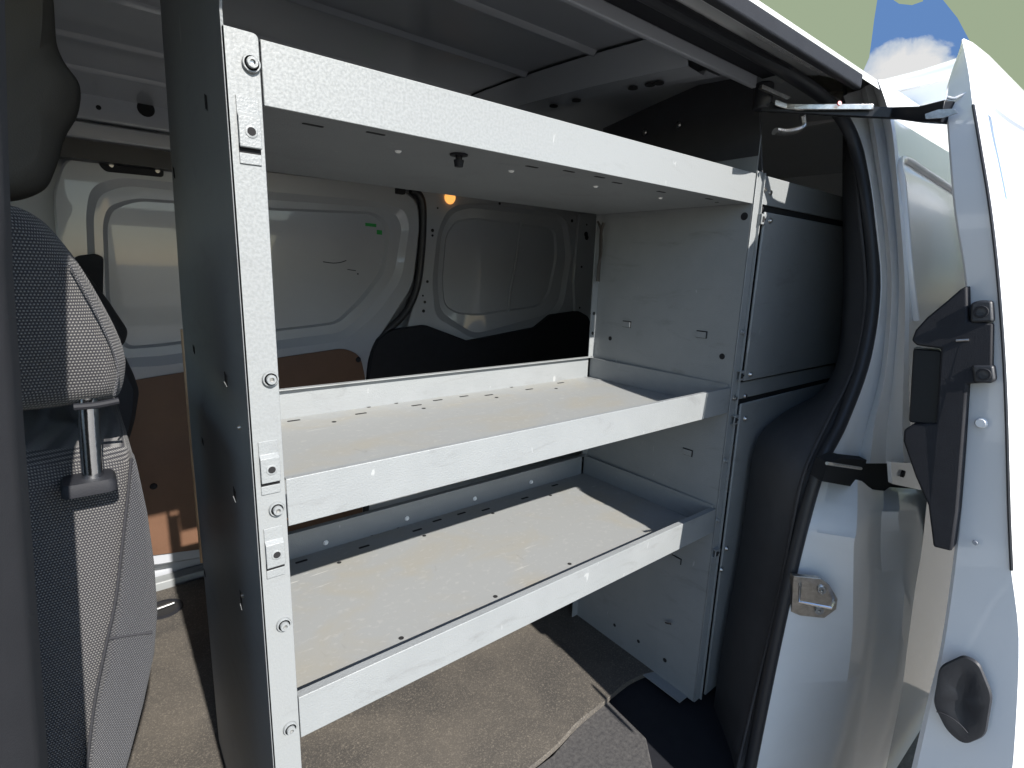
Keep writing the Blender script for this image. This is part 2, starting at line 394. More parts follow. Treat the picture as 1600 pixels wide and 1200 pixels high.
# roof: outer skin and inner lining sheet with pressed beads
outer_prof = [(-.160, 1.085), (-.152, 1.105), (-.12, 1.128), (-.05, 1.165), (.1, 1.21), (.3, 1.245), (.62, 1.262), (.95, 1.245), (1.2, 1.20), (1.36, 1.13), (1.46, 1.05)]
sweep_x(outer_prof, XF + .2, XR, 'roof', M_WHITE)
def zin(y): return 1.153 - .027 * ((y - .62) / .60) ** 2
ys = [-.02 + 1.34 * i / 400 for i in range(401)]
beads = [.215, .43, .66, .90, 1.10]
def zbead(y): return zin(y) - sum(.010 * math.exp(-((y - b) / .008) ** 4) for b in beads)
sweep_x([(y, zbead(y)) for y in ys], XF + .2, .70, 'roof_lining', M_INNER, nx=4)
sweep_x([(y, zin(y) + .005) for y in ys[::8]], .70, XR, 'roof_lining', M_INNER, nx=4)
# cant rail above the door opening
sweep_x([(-.005, 1.115), (-.02, 1.10), (-.06, 1.108), (-.098, 1.098), (-.12, 1.088), (-.135, 1.094), (-.152, 1.10)], XF, 1.02, 'cant_rail', M_WHITE, solid=.003)
MB().box((-.5, -.016, 1.072), (.93, -.006, 1.094)).build('door_track', M_INNER, van, bevel=.002)
MB().box((-.5, -.075, 1.093), (.95, -.016, 1.099)).build('track_channel', M_BLACK, van)
MB().box((-.5, -.164, 1.064), (1.05, -.148, 1.090)).build('rail_cover', M_BLACK, van, bevel=.004)
# roof bows
def bow(x, z_off, w, name):
    pr = []
    for i in range(31):
        y = 0.0 + 1.3 * i / 30; pr.append((y, zin(y) - z_off))
    mb = MB()
    rings = []
    for y, z in pr: rings.append([Vector((x, y, z + z_off - .004)), Vector((x + .018, y, z)), Vector((x + w * .55, y, z - .004)), Vector((x + w * .6, y, z + .006)), Vector((x + w, y, z + .006)), Vector((x + w, y, z + z_off - .004))])
    mb.loops(rings, False, False, closed=False)
    return mb.build(name, M_INNER, van, bevel=0)
b1 = bow(.704, .058, .12, 'roof_bow')
hm = MB()
for u, v, r_ in [(812, 158, .005), (839, 151, .007), (870, 142, .008), (948, 119, .008), (970, 113, .011), (1001, 102, .009)]:
    p = P(u, v, 'x', .722); hm.cyl(p, (1, 0, .3), r_, .008, 14)
for u, v in [(866, 167), (902, 156), (990, 137), (1017, 128), (1031, 124)]:
    y = P(u, v, 'x', .76).y; hm.cyl((.758, y, zin(y) - .0668), (0, 0, 1), .010, .003, 12)
hm.build_each('bow_hole', M_HOLE, b1)
# far side upper rail
RY = 1.285
def zr(u, v): return P(u, v, 'y', RY).z
za, zb_, zc, zd_ = zr(200, 143), zr(200, 196), zr(200, 199), zr(200, 224)
sweep_x([(RY + .06, zin(RY) + .01), (RY + .012, za + .022), (RY, za + .014), (RY + .004, za + .006)], XF, XR, 'roof_flange', M_INNER, nx=2)
MB().box((XF, RY, zb_), (XR, RY + .03, za)).build('roof_rail', M_INNER, van, bevel=.005)
MB().box((XF, RY + .012, zd_), (XR, RY + .05, zc)).build('roof_rail', M_INNER, van, bevel=.005)
for (u, v), r_ in (((228, 170), .021), ((154, 168), .006)):
    MB().cyl(P(u, v, 'y', RY) + Vector((0, -.001, 0)), (0, 1, 0), r_, .004, 24).build('rail_hole', M_HOLE, van)
p_ = P(168, 137, 'y', RY); MB().box((p_.x - .05, RY - .006, p_.z - .014), (p_.x + .045, RY + .02, p_.z + .014)).build('rail_bracket', M_INNER, van, bevel=.003)
MB().box((XF, RY + .04, zd_ - .05), (.12, RY + .10, zd_ + .004)).build('upper_seal', M_RUBBER, van)
# floor pan, far side wall, ends
MB().box((XF, -.17, -.47), (XR, 1.56, -.425)).build('floor_pan', M_BLACK, van)
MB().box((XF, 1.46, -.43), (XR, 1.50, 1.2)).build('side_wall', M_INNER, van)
MB().box((XF - .25, -.3, -1), (XF, 1.5, .44)).build('dash_bulkhead', M_BLACK, van)
MB().box((XR, -.2, -.6), (XR + .03, 1.5, 1.26)).build('rear_door', M_WHITE, van)

# ---- far sliding door
fy = 1.385
fd = MB()
o0 = [(82, 300), (100, 248), (140, 240), (430, 268), (620, 292), (652, 312), (656, 350), (646, 445), (603, 512), (574, 560), (571, 640), (566, 830), (240, 884), (150, 884), (110, 640)]
RO = [.05, .06, .04, .02, .06, .05, .04, .05, .05, .06, .03, .02, .02, .02, .05]
i1 = [(134, 330), (142, 290), (185, 277), (430, 300), (595, 315), (632, 328), (640, 352), (628, 436), (588, 492), (540, 532), (500, 538), (440, 545), (250, 572), (170, 575), (140, 480)]
i2 = [(146, 336), (155, 304), (195, 290), (430, 313), (590, 324), (620, 336), (628, 356), (616, 430), (578, 480), (535, 519), (500, 524), (440, 531), (250, 556), (180, 560), (152, 480)]
i3 = [(160, 350), (168, 322), (210, 309), (430, 325), (583, 331), (603, 345), (610, 362), (602, 424), (568, 470), (528, 506), (500, 510), (440, 517), (250, 542), (195, 546), (166, 480)]
i4 = [(168, 352), (176, 328), (214, 314), (430, 329), (580, 335), (597, 348), (603, 364), (596, 421), (562, 466), (525, 502), (500, 506), (440, 513), (250, 537), (200, 541), (172, 480)]
def L(px, y, r=None): return roundpoly([P(u, v, 'y', y) for u, v in px], RO if r is None else r, 6)
rings = [L(o0, fy + .03), L(o0, fy + .004), [p + Vector((0, -.004, 0)) for p in inset(L(o0, fy), .006)], L(i1, fy - .004), L(i2, fy + .010), L(i3, fy + .012), L(i4, fy + .028)]
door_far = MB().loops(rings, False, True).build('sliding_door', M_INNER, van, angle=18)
door_far['label'] = 'closed sliding door on the far side'
lin = roundpoly([P(u, v, 'y', fy - .012) for u, v in [(150, 604), (285, 582), (436, 559), (538, 544), (563, 555), (571, 590), (566, 826), (240, 868), (150, 872)]], [.01, .01, .01, .03, .04, .03, .01, .01, .01])
MB().prism(lin, (0, .006, 0)).build('lining_panel', M_BROWN, door_far, bevel=.001)
lp = MB()
for u, v in [(560, 562), (240, 760)]: lp.cyl(P(u, v, 'y', fy - .013), (0, -1, 0), .011, .004, 16, .008)
lp.build_each('lining_clip', M_BLACK, door_far)
st = MB()
for a in ([(571, 348), (588, 350), (588, 355), (571, 353)], [(589, 359), (597, 360), (597, 367), (589, 366)]): st.prism([P(u, v, 'y', fy + .0245) for u, v in a], (0, .002, 0))
st.build_each('sticker', M_GREEN, door_far)
sc = MB(); sc.tube(spline([P(u, v, 'y', fy + .026) for u, v in [(505, 409), (520, 411), (532, 410), (541, 407)]]), .0016, 6); sc.tube([P(u, v, 'y', fy + .026) for u, v in [(543, 421), (556, 423)]], .0014, 6); sc.cyl(P(559, 428, 'y', fy + .026), (0, -1, 0), .003, .002, 8)
sc.build_each('scuff_mark', M_BLACK, door_far)
# upper guide plate of that door
gp = MB().prism(pxpoly([(148, 236), (255, 250), (256, 277), (165, 268), (155, 258)], 'y', fy - .008, .01), (0, .01, 0)).build('guide_plate', M_BLACK, door_far, bevel=.001)
gm = MB()
for u, v in [(174, 258), (246, 267)]: gm.cyl(P(u, v, 'y', fy - .009), (0, -1, 0), .006, .004, 12)
for a, b in [((158, 246), (195, 251)), ((210, 252), (252, 257))]: gm.tube([P(*a, 'y', fy - .009), P(*b, 'y', fy - .009)], .0016, 6)
gm.build_each('guide_screw', M_ZINC, door_far)
MB().prism(pxpoly([(60, 480), (118, 400), (150, 396), (162, 402), (160, 520), (60, 560)], 'y', fy - .02, .012), (0, .02, 0)).build('door_latch_cover', M_BLACK, door_far, bevel=.003)
nb = MB(); nb.prism(pxpoly([(620, 293), (634, 296), (633, 304), (620, 302)], 'y', fy - .02, .004), (0, .02, 0)); nb.build('door_bump', M_BLACK, door_far)
# weatherstrip between door and quarter panel
wsp = [(642, 297), (656, 306), (661, 330), (659, 390), (651, 450), (632, 490), (600, 522), (583, 548), (578, 590), (574, 700), (570, 840)]
MB().tube(spline([P(u, v, 'y', fy + .002) for u, v in wsp]), .015, 10).build('weatherstrip', M_RUBBER, van)
# lower sill strip on the far side
MB().box((-.4, 1.40, -.425), (.9, 1.45, -.385)).build('far_sill', M_STEEL, van, bevel=.004)  # grey steel on a white sill: its shade is put into the colour

# ---- far quarter panel
qy = 1.385
q0 = [(652, 280), (690, 282), (900, 318), (934, 326), (940, 420), (938, 560), (925, 600), (800, 620), (640, 620), (600, 600), (640, 500), (664, 400)]
q1 = [(684, 360), (700, 326), (730, 316), (868, 332), (886, 344), (893, 400), (880, 480), (858, 500), (740, 531), (706, 510), (680, 495), (675, 440)]
q2 = [(690, 362), (706, 333), (734, 324), (864, 339), (878, 350), (884, 400), (872, 474), (852, 492), (742, 522), (710, 502), (688, 486), (683, 440)]
q3 = [(696, 366), (712, 344), (740, 340), (858, 354), (868, 362), (871, 400), (858, 462), (842, 479), (745, 494), (712, 490), (694, 478), (690, 440)]
RQ = [.05] * 12
Lq = lambda px, y: roundpoly([P(u, v, 'y', y) for u, v in px], RQ, 6)
quarter = MB().loops([Lq(q0, qy + .03), Lq(q0, qy), Lq(q1, qy), Lq(q2, qy + .03), Lq(q3, qy + .034), [p + Vector((0, .008, 0)) for p in inset(Lq(q3, qy + .034), .01)]], False, True).build('quarter_panel', M_INNER, van, angle=18)
MB().tube(spline([P(u, v, 'y', qy + .036) for u, v in [(814, 345), (808, 400), (798, 455), (795, 487)]]), .010, 10, .6).build('panel_rib', M_INNER, quarter)
qh = MB()
for u, v, r in [(676, 360, .007), (676, 368, .005), (668, 440, .006), (664, 472, .006), (662, 486, .007), (661, 462, .004), (684, 325, .004), (781, 318, .006), (894, 345, .008), (899, 400, .004)]:
    qh.cyl(P(u, v, 'y', qy - .002), (0, 1, 0), r, .01, 12)
qh.build_each('panel_hole', M_HOLE, quarter)
MB().cyl(P(703, 309, 'y', qy - .004), (0, -1, 0), .026, .012, 24, .02).build('courtesy_lamp', M_LAMP, quarter)
# dark moulded lower trim
tp = pxpoly([(575, 600), (582, 555), (592, 530), (612, 516), (666, 508), (698, 520), (732, 533), (838, 512), (862, 492), (905, 486), (919, 494), (930, 520), (930, 640), (930, 700), (575, 760)], 'y', qy - .03, .012, 4)
MB().prism(tp, (0, .03, 0)).build('lower_trim', M_BLACK, van, bevel=.004)
# D pillar
dp = MB().prism(pxpoly([(905, 334), (945, 326), (960, 620), (905, 620), (897, 440)], 'y', qy - .018, .01), (0, .02, 0)).build('rear_pillar', M_INNER, van, bevel=.004)
dh = MB()
for u, v, r in [(917, 351, .005), (916, 366, .013), (917, 371, .013), (909, 417, .006), (906, 481, .005), (923, 490, .005), (921, 520, .005)]: dh.cyl(P(u, v, 'y', qy - .02), (0, 1, 0), r, .004, 12)
dh.build_each('pillar_hole', M_HOLE, dp)

# ---- B pillar and front near side
rows = []
pe = [(2, -260), (6, -60), (12, 200), (20, 420), (40, 700), (58, 950), (75, 1190), (82, 1300), (100, 1500)]
edge = [P(u, v, 'y', -.20) for u, v in pe]
def extrap(path, z_top, z_bot, cv=None):
    # carry a measured edge on above and below the frame
    out = list(path)
    if out[0].z < z_top:
        a, b = out[0], out[1]; d = (a - b) / (a.z - b.z); out.insert(0, a + d * (z_top - a.z))
    a, b = out[-1], out[-2]; d = (b - a) / (b.z - a.z); d = Vector((max(-.12, min(.12, d.x)), max(-.15, min(.15, d.y)), 1)); out.append(a + d * (z_bot - a.z))
    return out
edge = extrap(edge, 1.16, -.6)
mbp = MB()
rgs = []
for p in edge:
    yo = bs(p.z) + .01
    rgs.append([Vector((-.40, yo, p.z)), Vector((p.x - .03, yo, p.z)), Vector((p.x - .004, -.25, p.z)), Vector((p.x, -.20, p.z)), Vector((p.x - .006, -.185, p.z)), Vector((p.x - .03, -.17, p.z)), Vector((-.40, -.17, p.z))])
mbp.loops(rgs).build('pillar_trim', M_TRIM, van, angle=50)
zs = [1.1, 1.0, .9, .8, .65, .5, .3, .1, -.2, -.6, -.95]
fdo = MB().loops([[Vector((x, bs(z), z)) for z in zs if z < .52] for x in (XF, -.9, -.405)], False, False, closed=False).build('front_door', M_WHITE, van, solid=.02)
def pane_mat():
    m = bpy.data.materials.new('window_glass'); m.use_nodes = True; t = m.node_tree; t.nodes.clear()
    o = t.nodes.new('ShaderNodeOutputMaterial'); a = t.nodes.new('ShaderNodeBsdfTransparent'); b = t.nodes.new('ShaderNodeBsdfGlossy'); x = t.nodes.new('ShaderNodeMixShader')
    a.inputs[0].default_value = (.86, .90, .88, 1); b.inputs['Roughness'].default_value = .02; x.inputs[0].default_value = .07
    t.links.new(a.outputs[0], x.inputs[1]); t.links.new(b.outputs[0], x.inputs[2]); t.links.new(x.outputs[0], o.inputs[0]); return m
M_PANE = pane_mat()
MB().loops([[Vector((x, bs(z), z)) for z in (1.08, .95, .8, .65, .5)] for x in (XF + .3, -.43)], False, False, closed=False).build('door_window', M_PANE, fdo)
MB().loops([[Vector((XF - .25, y, .45)), Vector((XF + .2, y, 1.12))] for y in (-.2, .6, 1.4)], False, False, closed=False).build('windscreen', M_PANE, van)
MB().box((XF - .02, -.18, .92), (XF + .30, 1.42, 1.19)).build('added_header', M_TRIM, van)  # unseen block added to keep light off the end panel's top
# headlining over the cab
hl = [(-400, -200), (60, -200), (84, 0), (88, 70), (100, 98), (124, 128), (127, 150), (122, 182), (100, 216), (92, 252), (74, 296), (40, 312), (-100, 330), (-400, 330)]
h0 = roundpoly([P(u, v, 'y', .30) for u, v in hl], .02, 5)
h1 = [p + Vector((-.012, .03, 0)) for p in inset(h0, .012)]
MB().loops([inset(h0, .03, (0, -.05, 0)), inset(h0, .008, (0, -.03, 0)), h0, h1, inset(h1, .03, (0, .03, 0))]).build('headlining', mat('headlining_cloth', (.085, .08, .072), .95, bump=.2, bscale=600), van, angle=60)

# ---- near body side behind the opening
seal_px = [(1040, 5), (1150, 65), (1240, 120), (1300, 165), (1335, 225), (1357, 330), (1366, 450), (1350, 560), (1314, 660), (1280, 730), (1246, 850), (1212, 1000), (1174, 1190), (1160, 1270)]
sp = [Sd(u, v, .10) for u, v in seal_px]
sp = [Vector((-.6, sp[0].y, sp[0].z)), Vector((.1, sp[0].y, sp[0].z))] + sp
MB().tube(spline(sp), .013, 14).build('door_seal', M_RUBBER, van)
jm = MB
up_rows = [
    [Sd(u, v, .095) for u, v in [(1318, 150), (1336, 215), (1360, 330), (1369, 450), (1352, 560), (1318, 660), (1284, 722)]],
    [Sd(u, v, .085) for u, v in [(1328, 145), (1346, 205), (1368, 330), (1378, 450), (1362, 570), (1332, 660), (1302, 722)]],
    [Sd(u, v, .080) for u, v in [(1345, 140), (1358, 200), (1378, 330), (1386, 450), (1376, 580), (1354, 665), (1340, 724)]],
    [Sd(u, v, .050) for u, v in [(1352, 135), (1366, 200), (1384, 330), (1393, 450), (1384, 580), (1366, 665), (1360, 724)]],
    [Sd(u, v, .045) for u, v in [(1362, 130), (1380, 195), (1396, 320), (1404, 450), (1396, 580), (1386, 665), (1384, 724)]],
    [Sd(u, v, .004) for u, v in [(1372, 125), (1392, 190), (1404, 310), (1414, 450), (1412, 580), (1410, 665), (1412, 724)]],
    [Sd(u, v, 0) for u, v in [(1378, 125), (1397, 190), (1410, 310), (1420, 450), (1420, 580), (1422, 665), (1428, 724)]],
]
loft(up_rows, 40).build('door_jamb', M_JAMB, van, angle=40)
def Jo(u, d=0): return .072 * (1333 - u) / 71 + d if u > 1262 else .072 + .023 * (1262 - u) / 22 + d
lo_rows = [
    [Sd(u, v, .095) for u, v in [(1272, 742), (1256, 830), (1240, 900), (1216, 1000), (1190, 1120), (1165, 1240)]],
    [Sd(u, v, .072) for u, v in [(1296, 743), (1275, 840), (1262, 920), (1244, 1010), (1220, 1120), (1196, 1240)]],
    [Sd(u, v, .002) for u, v in [(1340, 750), (1335, 800), (1333, 850), (1333, 920), (1331, 1000), (1318, 1100), (1290, 1240)]],
    [Sd(u, v, .026) for u, v in [(1366, 757), (1364, 800), (1362, 860), (1366, 920), (1356, 1010), (1334, 1120), (1300, 1240)]],
    [Sd(u, v, .030) for u, v in [(1380, 760), (1378, 800), (1376, 860), (1378, 920), (1370, 1010), (1352, 1120), (1322, 1240)]],
    [Sd(u, v, .004) for u, v in [(1402, 762), (1406, 800), (1408, 860), (1408, 920), (1400, 1010), (1384, 1120), (1352, 1240)]],
    [Sd(u, v, -.002) for u, v in [(1432, 764), (1428, 800), (1424, 860), (1414, 920), (1407, 1010), (1396, 1120), (1366, 1240)]],
    [Sd(u, v, 0) for u, v in [(1450, 766), (1440, 860), (1430, 920), (1418, 1010), (1407, 1090), (1376, 1240)]],
]
# a ledge at the top: the upper edge lies deeper than the fold below the rail slot
FOLD = [(1258, 822), (1277, 828), (1335, 846), (1364, 808), (1378, 802), (1404, 803), (1430, 806), (1447, 806)]
LOFF = [.095, .072, .002, .026, .030, .004, -.002, 0]
for k, (row, (fu, fv), off) in enumerate(zip(lo_rows, FOLD, LOFF)):
    c_ = row[0] - CAM; top = Sd(800 + FPX * c_.dot(RX) / c_.dot(RF), 600 + FPX * c_.dot(RD) / c_.dot(RF), off + (.02, .028, .055, .045, .04, .045, .045, .02)[k])
    f = Sd(fu, fv, off)
    rest = [p for p in row[1:] if p.z < f.z - .015]
    lo_rows[k] = [top, top.lerp(f, .5) + Vector((0, -.002, .003)), top.lerp(f, .9) + Vector((0, -.002, .003)), f + Vector((0, 0, -.006))] + rest
loft(lo_rows, 70).build('lower_jamb', M_JAMB, van, angle=32)
# outer skin of the rear quarter
skin_u = [Sd(u, v, 0) for u, v in [(1378, 125), (1397, 190), (1410, 310), (1420, 450), (1420, 580), (1422, 665), (1428, 718)]]
sk_rows = [skin_u]
for t in (.03, .25, .6, 1.0):
    sk_rows.append([Vector((p.x + (XR - p.x) * t, bs(p.z) - .0, p.z)) for p in skin_u])
loft(sk_rows, 30).build('rear_side_panel', M_WHITE, van, angle=60)
skin_l = [Sd(u, v, 0) for u, v in [(1450, 766), (1440, 860), (1430, 920), (1418, 1010), (1407, 1090), (1376, 1240)]]
loft([skin_l] + [[Vector((p.x + (XR - p.x) * t, bs(p.z), p.z)) for p in skin_l] for t in (.04, .4, 1)], 30).build('rear_side_panel', M_WHITE, van, angle=60)
# pressed window outline on that panel: a raised bead
MB().tube(spline([Sd(u, v, -.003) for u, v in [(1432, 500), (1422, 420), (1412, 300), (1407, 258), (1416, 250), (1450, 272), (1500, 305)]]), .008, 10, .7).build('window_bead', M_WHITE, van)
# rail slot running back along the side
slq = [Sd(u, v, .06) for u, v in [(1294, 724), (1312, 716), (1345, 718), (1396, 722), (1440, 726), (1444, 770), (1392, 768), (1340, 762), (1284, 752)]]
MB().prism(slq, (.02, .03, 0)).build('rail_slot', M_HOLE, van)
MB().tube([Sd(1292, 724, .03), Sd(1345, 732, .03)], .003, 8).build('slot_runner', M_ZINC, van)
tb = MB().prism(roundpoly([Sd(u, v, -.004) for u, v in [(1392, 722), (1424, 724), (1440, 766), (1394, 756)]], .006, 4), (.003, .008, 0)).build('rail_tab', M_WHITE, van)
MB().cyl(Sd(1413, 741, -.009), (0, 1, 0), .0075, .006, 18).build('tab_hole', M_HOLE, tb)
# roof edge and crossbar behind
MB().tube([P(1352, 143, 'x', 1.5) + Vector((0, .25, 0)), P(1375, 138, 'x', 1.5), P(1440, 122, 'x', 1.5), P(1510, 102, 'x', 1.5)], [.019, .019, .019, .022], 16).build('roof_bar', M_WHITE, van)
MB().box((1.505, -.22, 1.13), (1.53, .15, 1.185)).build('bar_fairing', M_WHITE, van, bevel=.004)
# dark moulded trim between rack and seal
i0 = [(1318, 120), (1316, 290), (1316, 480), (1296, 596), (1222, 646), (1182, 688), (1168, 770), (1152, 880), (1130, 1000), (1104, 1180), (1094, 1260)]
i1_ = [(1322, 140), (1324, 300), (1328, 470), (1310, 590), (1262, 664), (1232, 716), (1214, 800), (1198, 900), (1172, 1020), (1138, 1190), (1124, 1260)]
i2_ = [(1326, 160), (1340, 310), (1352, 460), (1334, 570), (1292, 660), (1256, 740), (1236, 830), (1216, 930), (1190, 1040), (1154, 1190), (1140, 1260)]
i3_ = [(1334, 215), (1358, 330), (1367, 450), (1351, 560), (1316, 660), (1282, 730), (1248, 850), (1230, 930), (1213, 1000), (1176, 1190), (1162, 1270)]
loft([[P(u, v, 'y', .03) for u, v in i0], [P(u, v, 'y', -.03) for u, v in i0], [Sd(u, v, .165) for u, v in i1_], [Sd(u, v, .125) for u, v in i2_], [Sd(u, v, .10) for u, v in i3_]], 60).build('arch_trim', M_ARCH, van, angle=70)
MB().tube(spline([Sd(u, v, .121) for u, v in i2_]), .006, 10, .5).build('trim_bead', M_ARCH, van)
# striker
spx = [(1240, 900), (1282, 904), (1296, 914), (1309, 936), (1307, 952), (1288, 966), (1250, 962), (1236, 956)]
stq = MB().prism([Sd(u, v, Jo(u, -.012)) for u, v in spx], (.006, .010, 0)).build('striker_plate', M_ZINC, van, bevel=.001)
sm = MB(); sm.tube([Sd(1250, 912, Jo(1250, -.012)), Sd(1249, 940, Jo(1250, -.026)), Sd(1298, 950, Jo(1298, -.026)), Sd(1303, 938, Jo(1303, -.012))], .0035, 8)
for u, v in [(1283, 921), (1279, 953)]: sm.ring(Sd(u, v, Jo(u, -.0125)), (-.7, -.7, 0), .003, .009, .005)
sm.build('striker_loop', M_CHROME, stq)

# ---- near sliding door, slid open
e0 = [(1500, 75), (1484, 120), (1478, 150), (1481, 210), (1491, 330), (1509, 450), (1512, 600), (1498, 800), (1472, 1000), (1446, 1110), (1420, 1220), (1400, 1300)]
e1 = [(1503, 62), (1513, 110), (1520, 165), (1531, 230), (1547, 330), (1560, 450), (1570, 600), (1576, 800), (1580, 890), (1592, 1000), (1584, 1180), (1570, 1300)]
e2 = [(1506, 60), (1522, 112), (1532, 165), (1541, 230), (1557, 330), (1572, 450), (1582, 600), (1588, 800), (1594, 890), (1610, 1000), (1604, 1180), (1590, 1300)]
E0 = extrap([Dr(u, v, .022) for u, v in e0], 0, -.78); E1 = extrap([Dr(u, v) for u, v in e1], 0, -.78); E2 = extrap([Dr(u, v, .012) for u, v in e2], 0, -.78)
back0 = [p + Vector((.02, .002, 0)) for p in E0]
sd_rows = [[Vector((2.4, p.y - .02, p.z)) for p in back0], back0, [a + Vector((.004, .001, 0)) for a in E0], [a.lerp(b, .06) for a, b in zip(E0, E1)], [a.lerp(b, .94) for a, b in zip(E0, E1)], E1]
near_door = loft(sd_rows, 70).build('sliding_door', M_WHITE, van, angle=22)
near_door['label'] = 'near sliding door slid fully open'
sk = [E2] + [[p + Vector((dx, -dy, 0)) for p in E2] for dx, dy in ((.03, .006), (.12, .012), (.5, .02), (1.75, .02))]
loft([E1] + sk, 70).build('door_skin', M_WHITE, near_door, angle=22)
MB().tube(spline([a + Vector((-.003, -.001, 0)) for a in E1[2:9]]), .0022, 8).build('edge_seal', M_RUBBER, near_door)
MB().tube(spline([Dr(u, v, .005) + Vector((.03, -.012, 0)) for u, v in [(1534, 170), (1560, 190), (1600, 214), (1650, 246)]]), .006, 8).build('skin_crease', M_WHITE, near_door)
# dark inner trim on its leading end
tpx = [(1511, 446), (1500, 452), (1482, 468), (1448, 496), (1430, 516), (1424, 532), (1432, 540), (1470, 545), (1466, 600), (1462, 662), (1424, 664), (1412, 672), (1411, 690), (1430, 745), (1450, 790), (1458, 855), (1487, 862), (1496, 800), (1508, 650), (1511, 600), (1550, 598), (1552, 505), (1512, 502)]
tr = MB().prism([Dr(u, v, -.006) for u, v in tpx], (.05, .002, 0)).build('end_trim', M_BLACK, near_door, bevel=.003)
MB().prism(roundpoly([Dr(u, v, .004) for u, v in [(1427, 545), (1472, 548), (1466, 664), (1420, 660)]], .005, 4), (.04, .01, 0)).build('handle_recess', M_GLOSS, near_door, bevel=.002)
bl = MB()
for q in ([(1516, 474), (1530, 469), (1550, 470), (1552, 503), (1516, 504)], [(1518, 571), (1552, 571), (1555, 594), (1548, 599), (1522, 598)]): bl.prism(roundpoly([Dr(u, v, -.010) for u, v in q], .004, 4), (.02, 0, 0))
bl.build_each('latch_block', M_RUBBER, near_door, bevel=.003)
MB().tube([Dr(1494, 532, -.008), Dr(1514, 531, -.008)], .002, 8).build('latch_pin', M_ZINC, near_door)
rp = roundpoly([Dr(u, v, -.008) for u, v in [(1468, 1040), (1507, 1022), (1530, 1034), (1552, 1085), (1541, 1150), (1507, 1164), (1480, 1142), (1458, 1100)]], .012, 5)
bf = MB().loops([rp, inset(rp, .002, (-.004, 0, 0)), inset(rp, .022, (-.005, 0, 0)), inset(rp, .034, (-.002, 0, 0))]).build('door_buffer', M_RUBBER, near_door)
MB().tube(spline([Dr(u, v, -.017) for u, v in [(1463, 1112), (1480, 1118), (1498, 1130), (1512, 1145)]]), .0007, 6).build('buffer_rim', M_TRIM, near_door)
# small fittings on the door's leading end
pl = MB().cyl(Dr(1533, 661, .004), (-1, .1, 0), .008, .003, 20, .006).build('blanking_plug', M_WHITE, near_door)
MB().cyl(Dr(1524, 848, .006), (-1, .1, 0), .004, .002, 14, .003).build('blanking_plug', M_INNER, near_door)
MB().tube(spline([Dr(u, v, .006) for u, v in [(1481, 152), (1490, 154), (1500, 150), (1512, 145), (1521, 140)]]), .0022, 8).build('sealer_bead', M_WHITE, near_door)
for u, v in [(1533, 487), (1537, 585)]:
    MB().ring(Dr(u, v, -.0102), (-1, 0, 0), .006, .009, .002, 18).build('block_ring', M_BLACK, near_door)
# roller arm
a0 = P(1196, 168, 'y', -.03); a1 = P(1478, 172, 'x', .97)
aw = MB()
pts = [P(1196, 166, 'y', -.03), P(1225, 168, 'y', -.06), P(1290, 172, 'y', -.12), P(1400, 176, 'y', -.22), P(1440, 178, 'y', -.27), a1 + Vector((.01, 0, 0))]
hz = [.010, .008, .0085, .010, .013, .018]
rgs = []
for p, h in zip(pts, hz): rgs.append([p + Vector((-.006, .006, -h)), p + Vector((-.006, .006, h)), p + Vector((.02, -.004, h)), p + Vector((.02, -.004, -h))])
arm = aw.loops(rgs).build('roller_arm', M_GLOSS, van, bevel=.002)
cr = MB()
cp = [P(u, v, 'y', y) + Vector((-.008, 0, 0)) for u, v, y in [(1214, 161, -.055), (1232, 167, -.065), (1250, 168, -.085), (1310, 168, -.14), (1366, 168, -.19)]]
cr.loops([[p + Vector((0, 0, -.005)), p + Vector((0, 0, .005)), p + Vector((.006, 0, .006)), p + Vector((.006, 0, -.006))] for p in cp])
cr.build('arm_plate', M_ZINC, arm, bevel=.001)
MB().cyl(P(1311, 165, 'y', -.142) + Vector((-.012, -.004, 0)), (-.5, -.8, .2), .004, .003, 12).build('arm_mark', M_ARMRED, arm)
MB().prism([a1 + Vector((-.008, .004, -.006)) + Vector((0, a * .022, b * .007)) for a, b in ((-1, -.4), (-.2, -1), (.9, -.6), (1, .5), (.2, 1), (-.8, .6))], (.004, 0, 0)).build('arm_bracket', M_ZINC, arm)
MB().cyl(P(1190, 172, 'y', -.02), (0, 0, 1), .018, .05, 20).build('arm_roller', M_RUBBER, arm, bevel=.004)
hk = [P(u, v, 'y', -.08) for u, v in [(1254, 180), (1255, 196), (1246, 203), (1228, 207), (1211, 205)]]
MB().tube(spline(hk), .0075, 8, .7).build('arm_hook', M_ZINC, arm)
MB().prism([P(u, v, 'y', -.05) for u, v in [(1192, 132), (1237, 152), (1230, 156), (1190, 138)]], (0, .006, 0)).build('track_clip', M_ZINC, van)

# ---- sill step in the opening
stp = [P(u, v, 'z', -.418) for u, v in [(780, 1240), (862, 1180), (905, 1130), (950, 1094), (1010, 1153), (1020, 1200), (1000, 1260)]]
MB().prism(stp, (0, 0, -.02)).build('sill_plate', M_SILL, van, bevel=.004)
s2 = [P(u, v, 'z', -.424) for u, v in [(930, 1215), (1012, 1152), (1020, 1180), (1034, 1225), (1020, 1320), (900, 1320)]]
MB().prism([p + Vector((0, -.0, -.005)) for p in s2], (0, -.04, -.08)).build('sill_step', M_TRIM, van, bevel=.004)
MB().box((-.45, -.30, -.52), (.84, -.02, -.475)).build('door_sill', M_TRIM, van, bevel=.01)

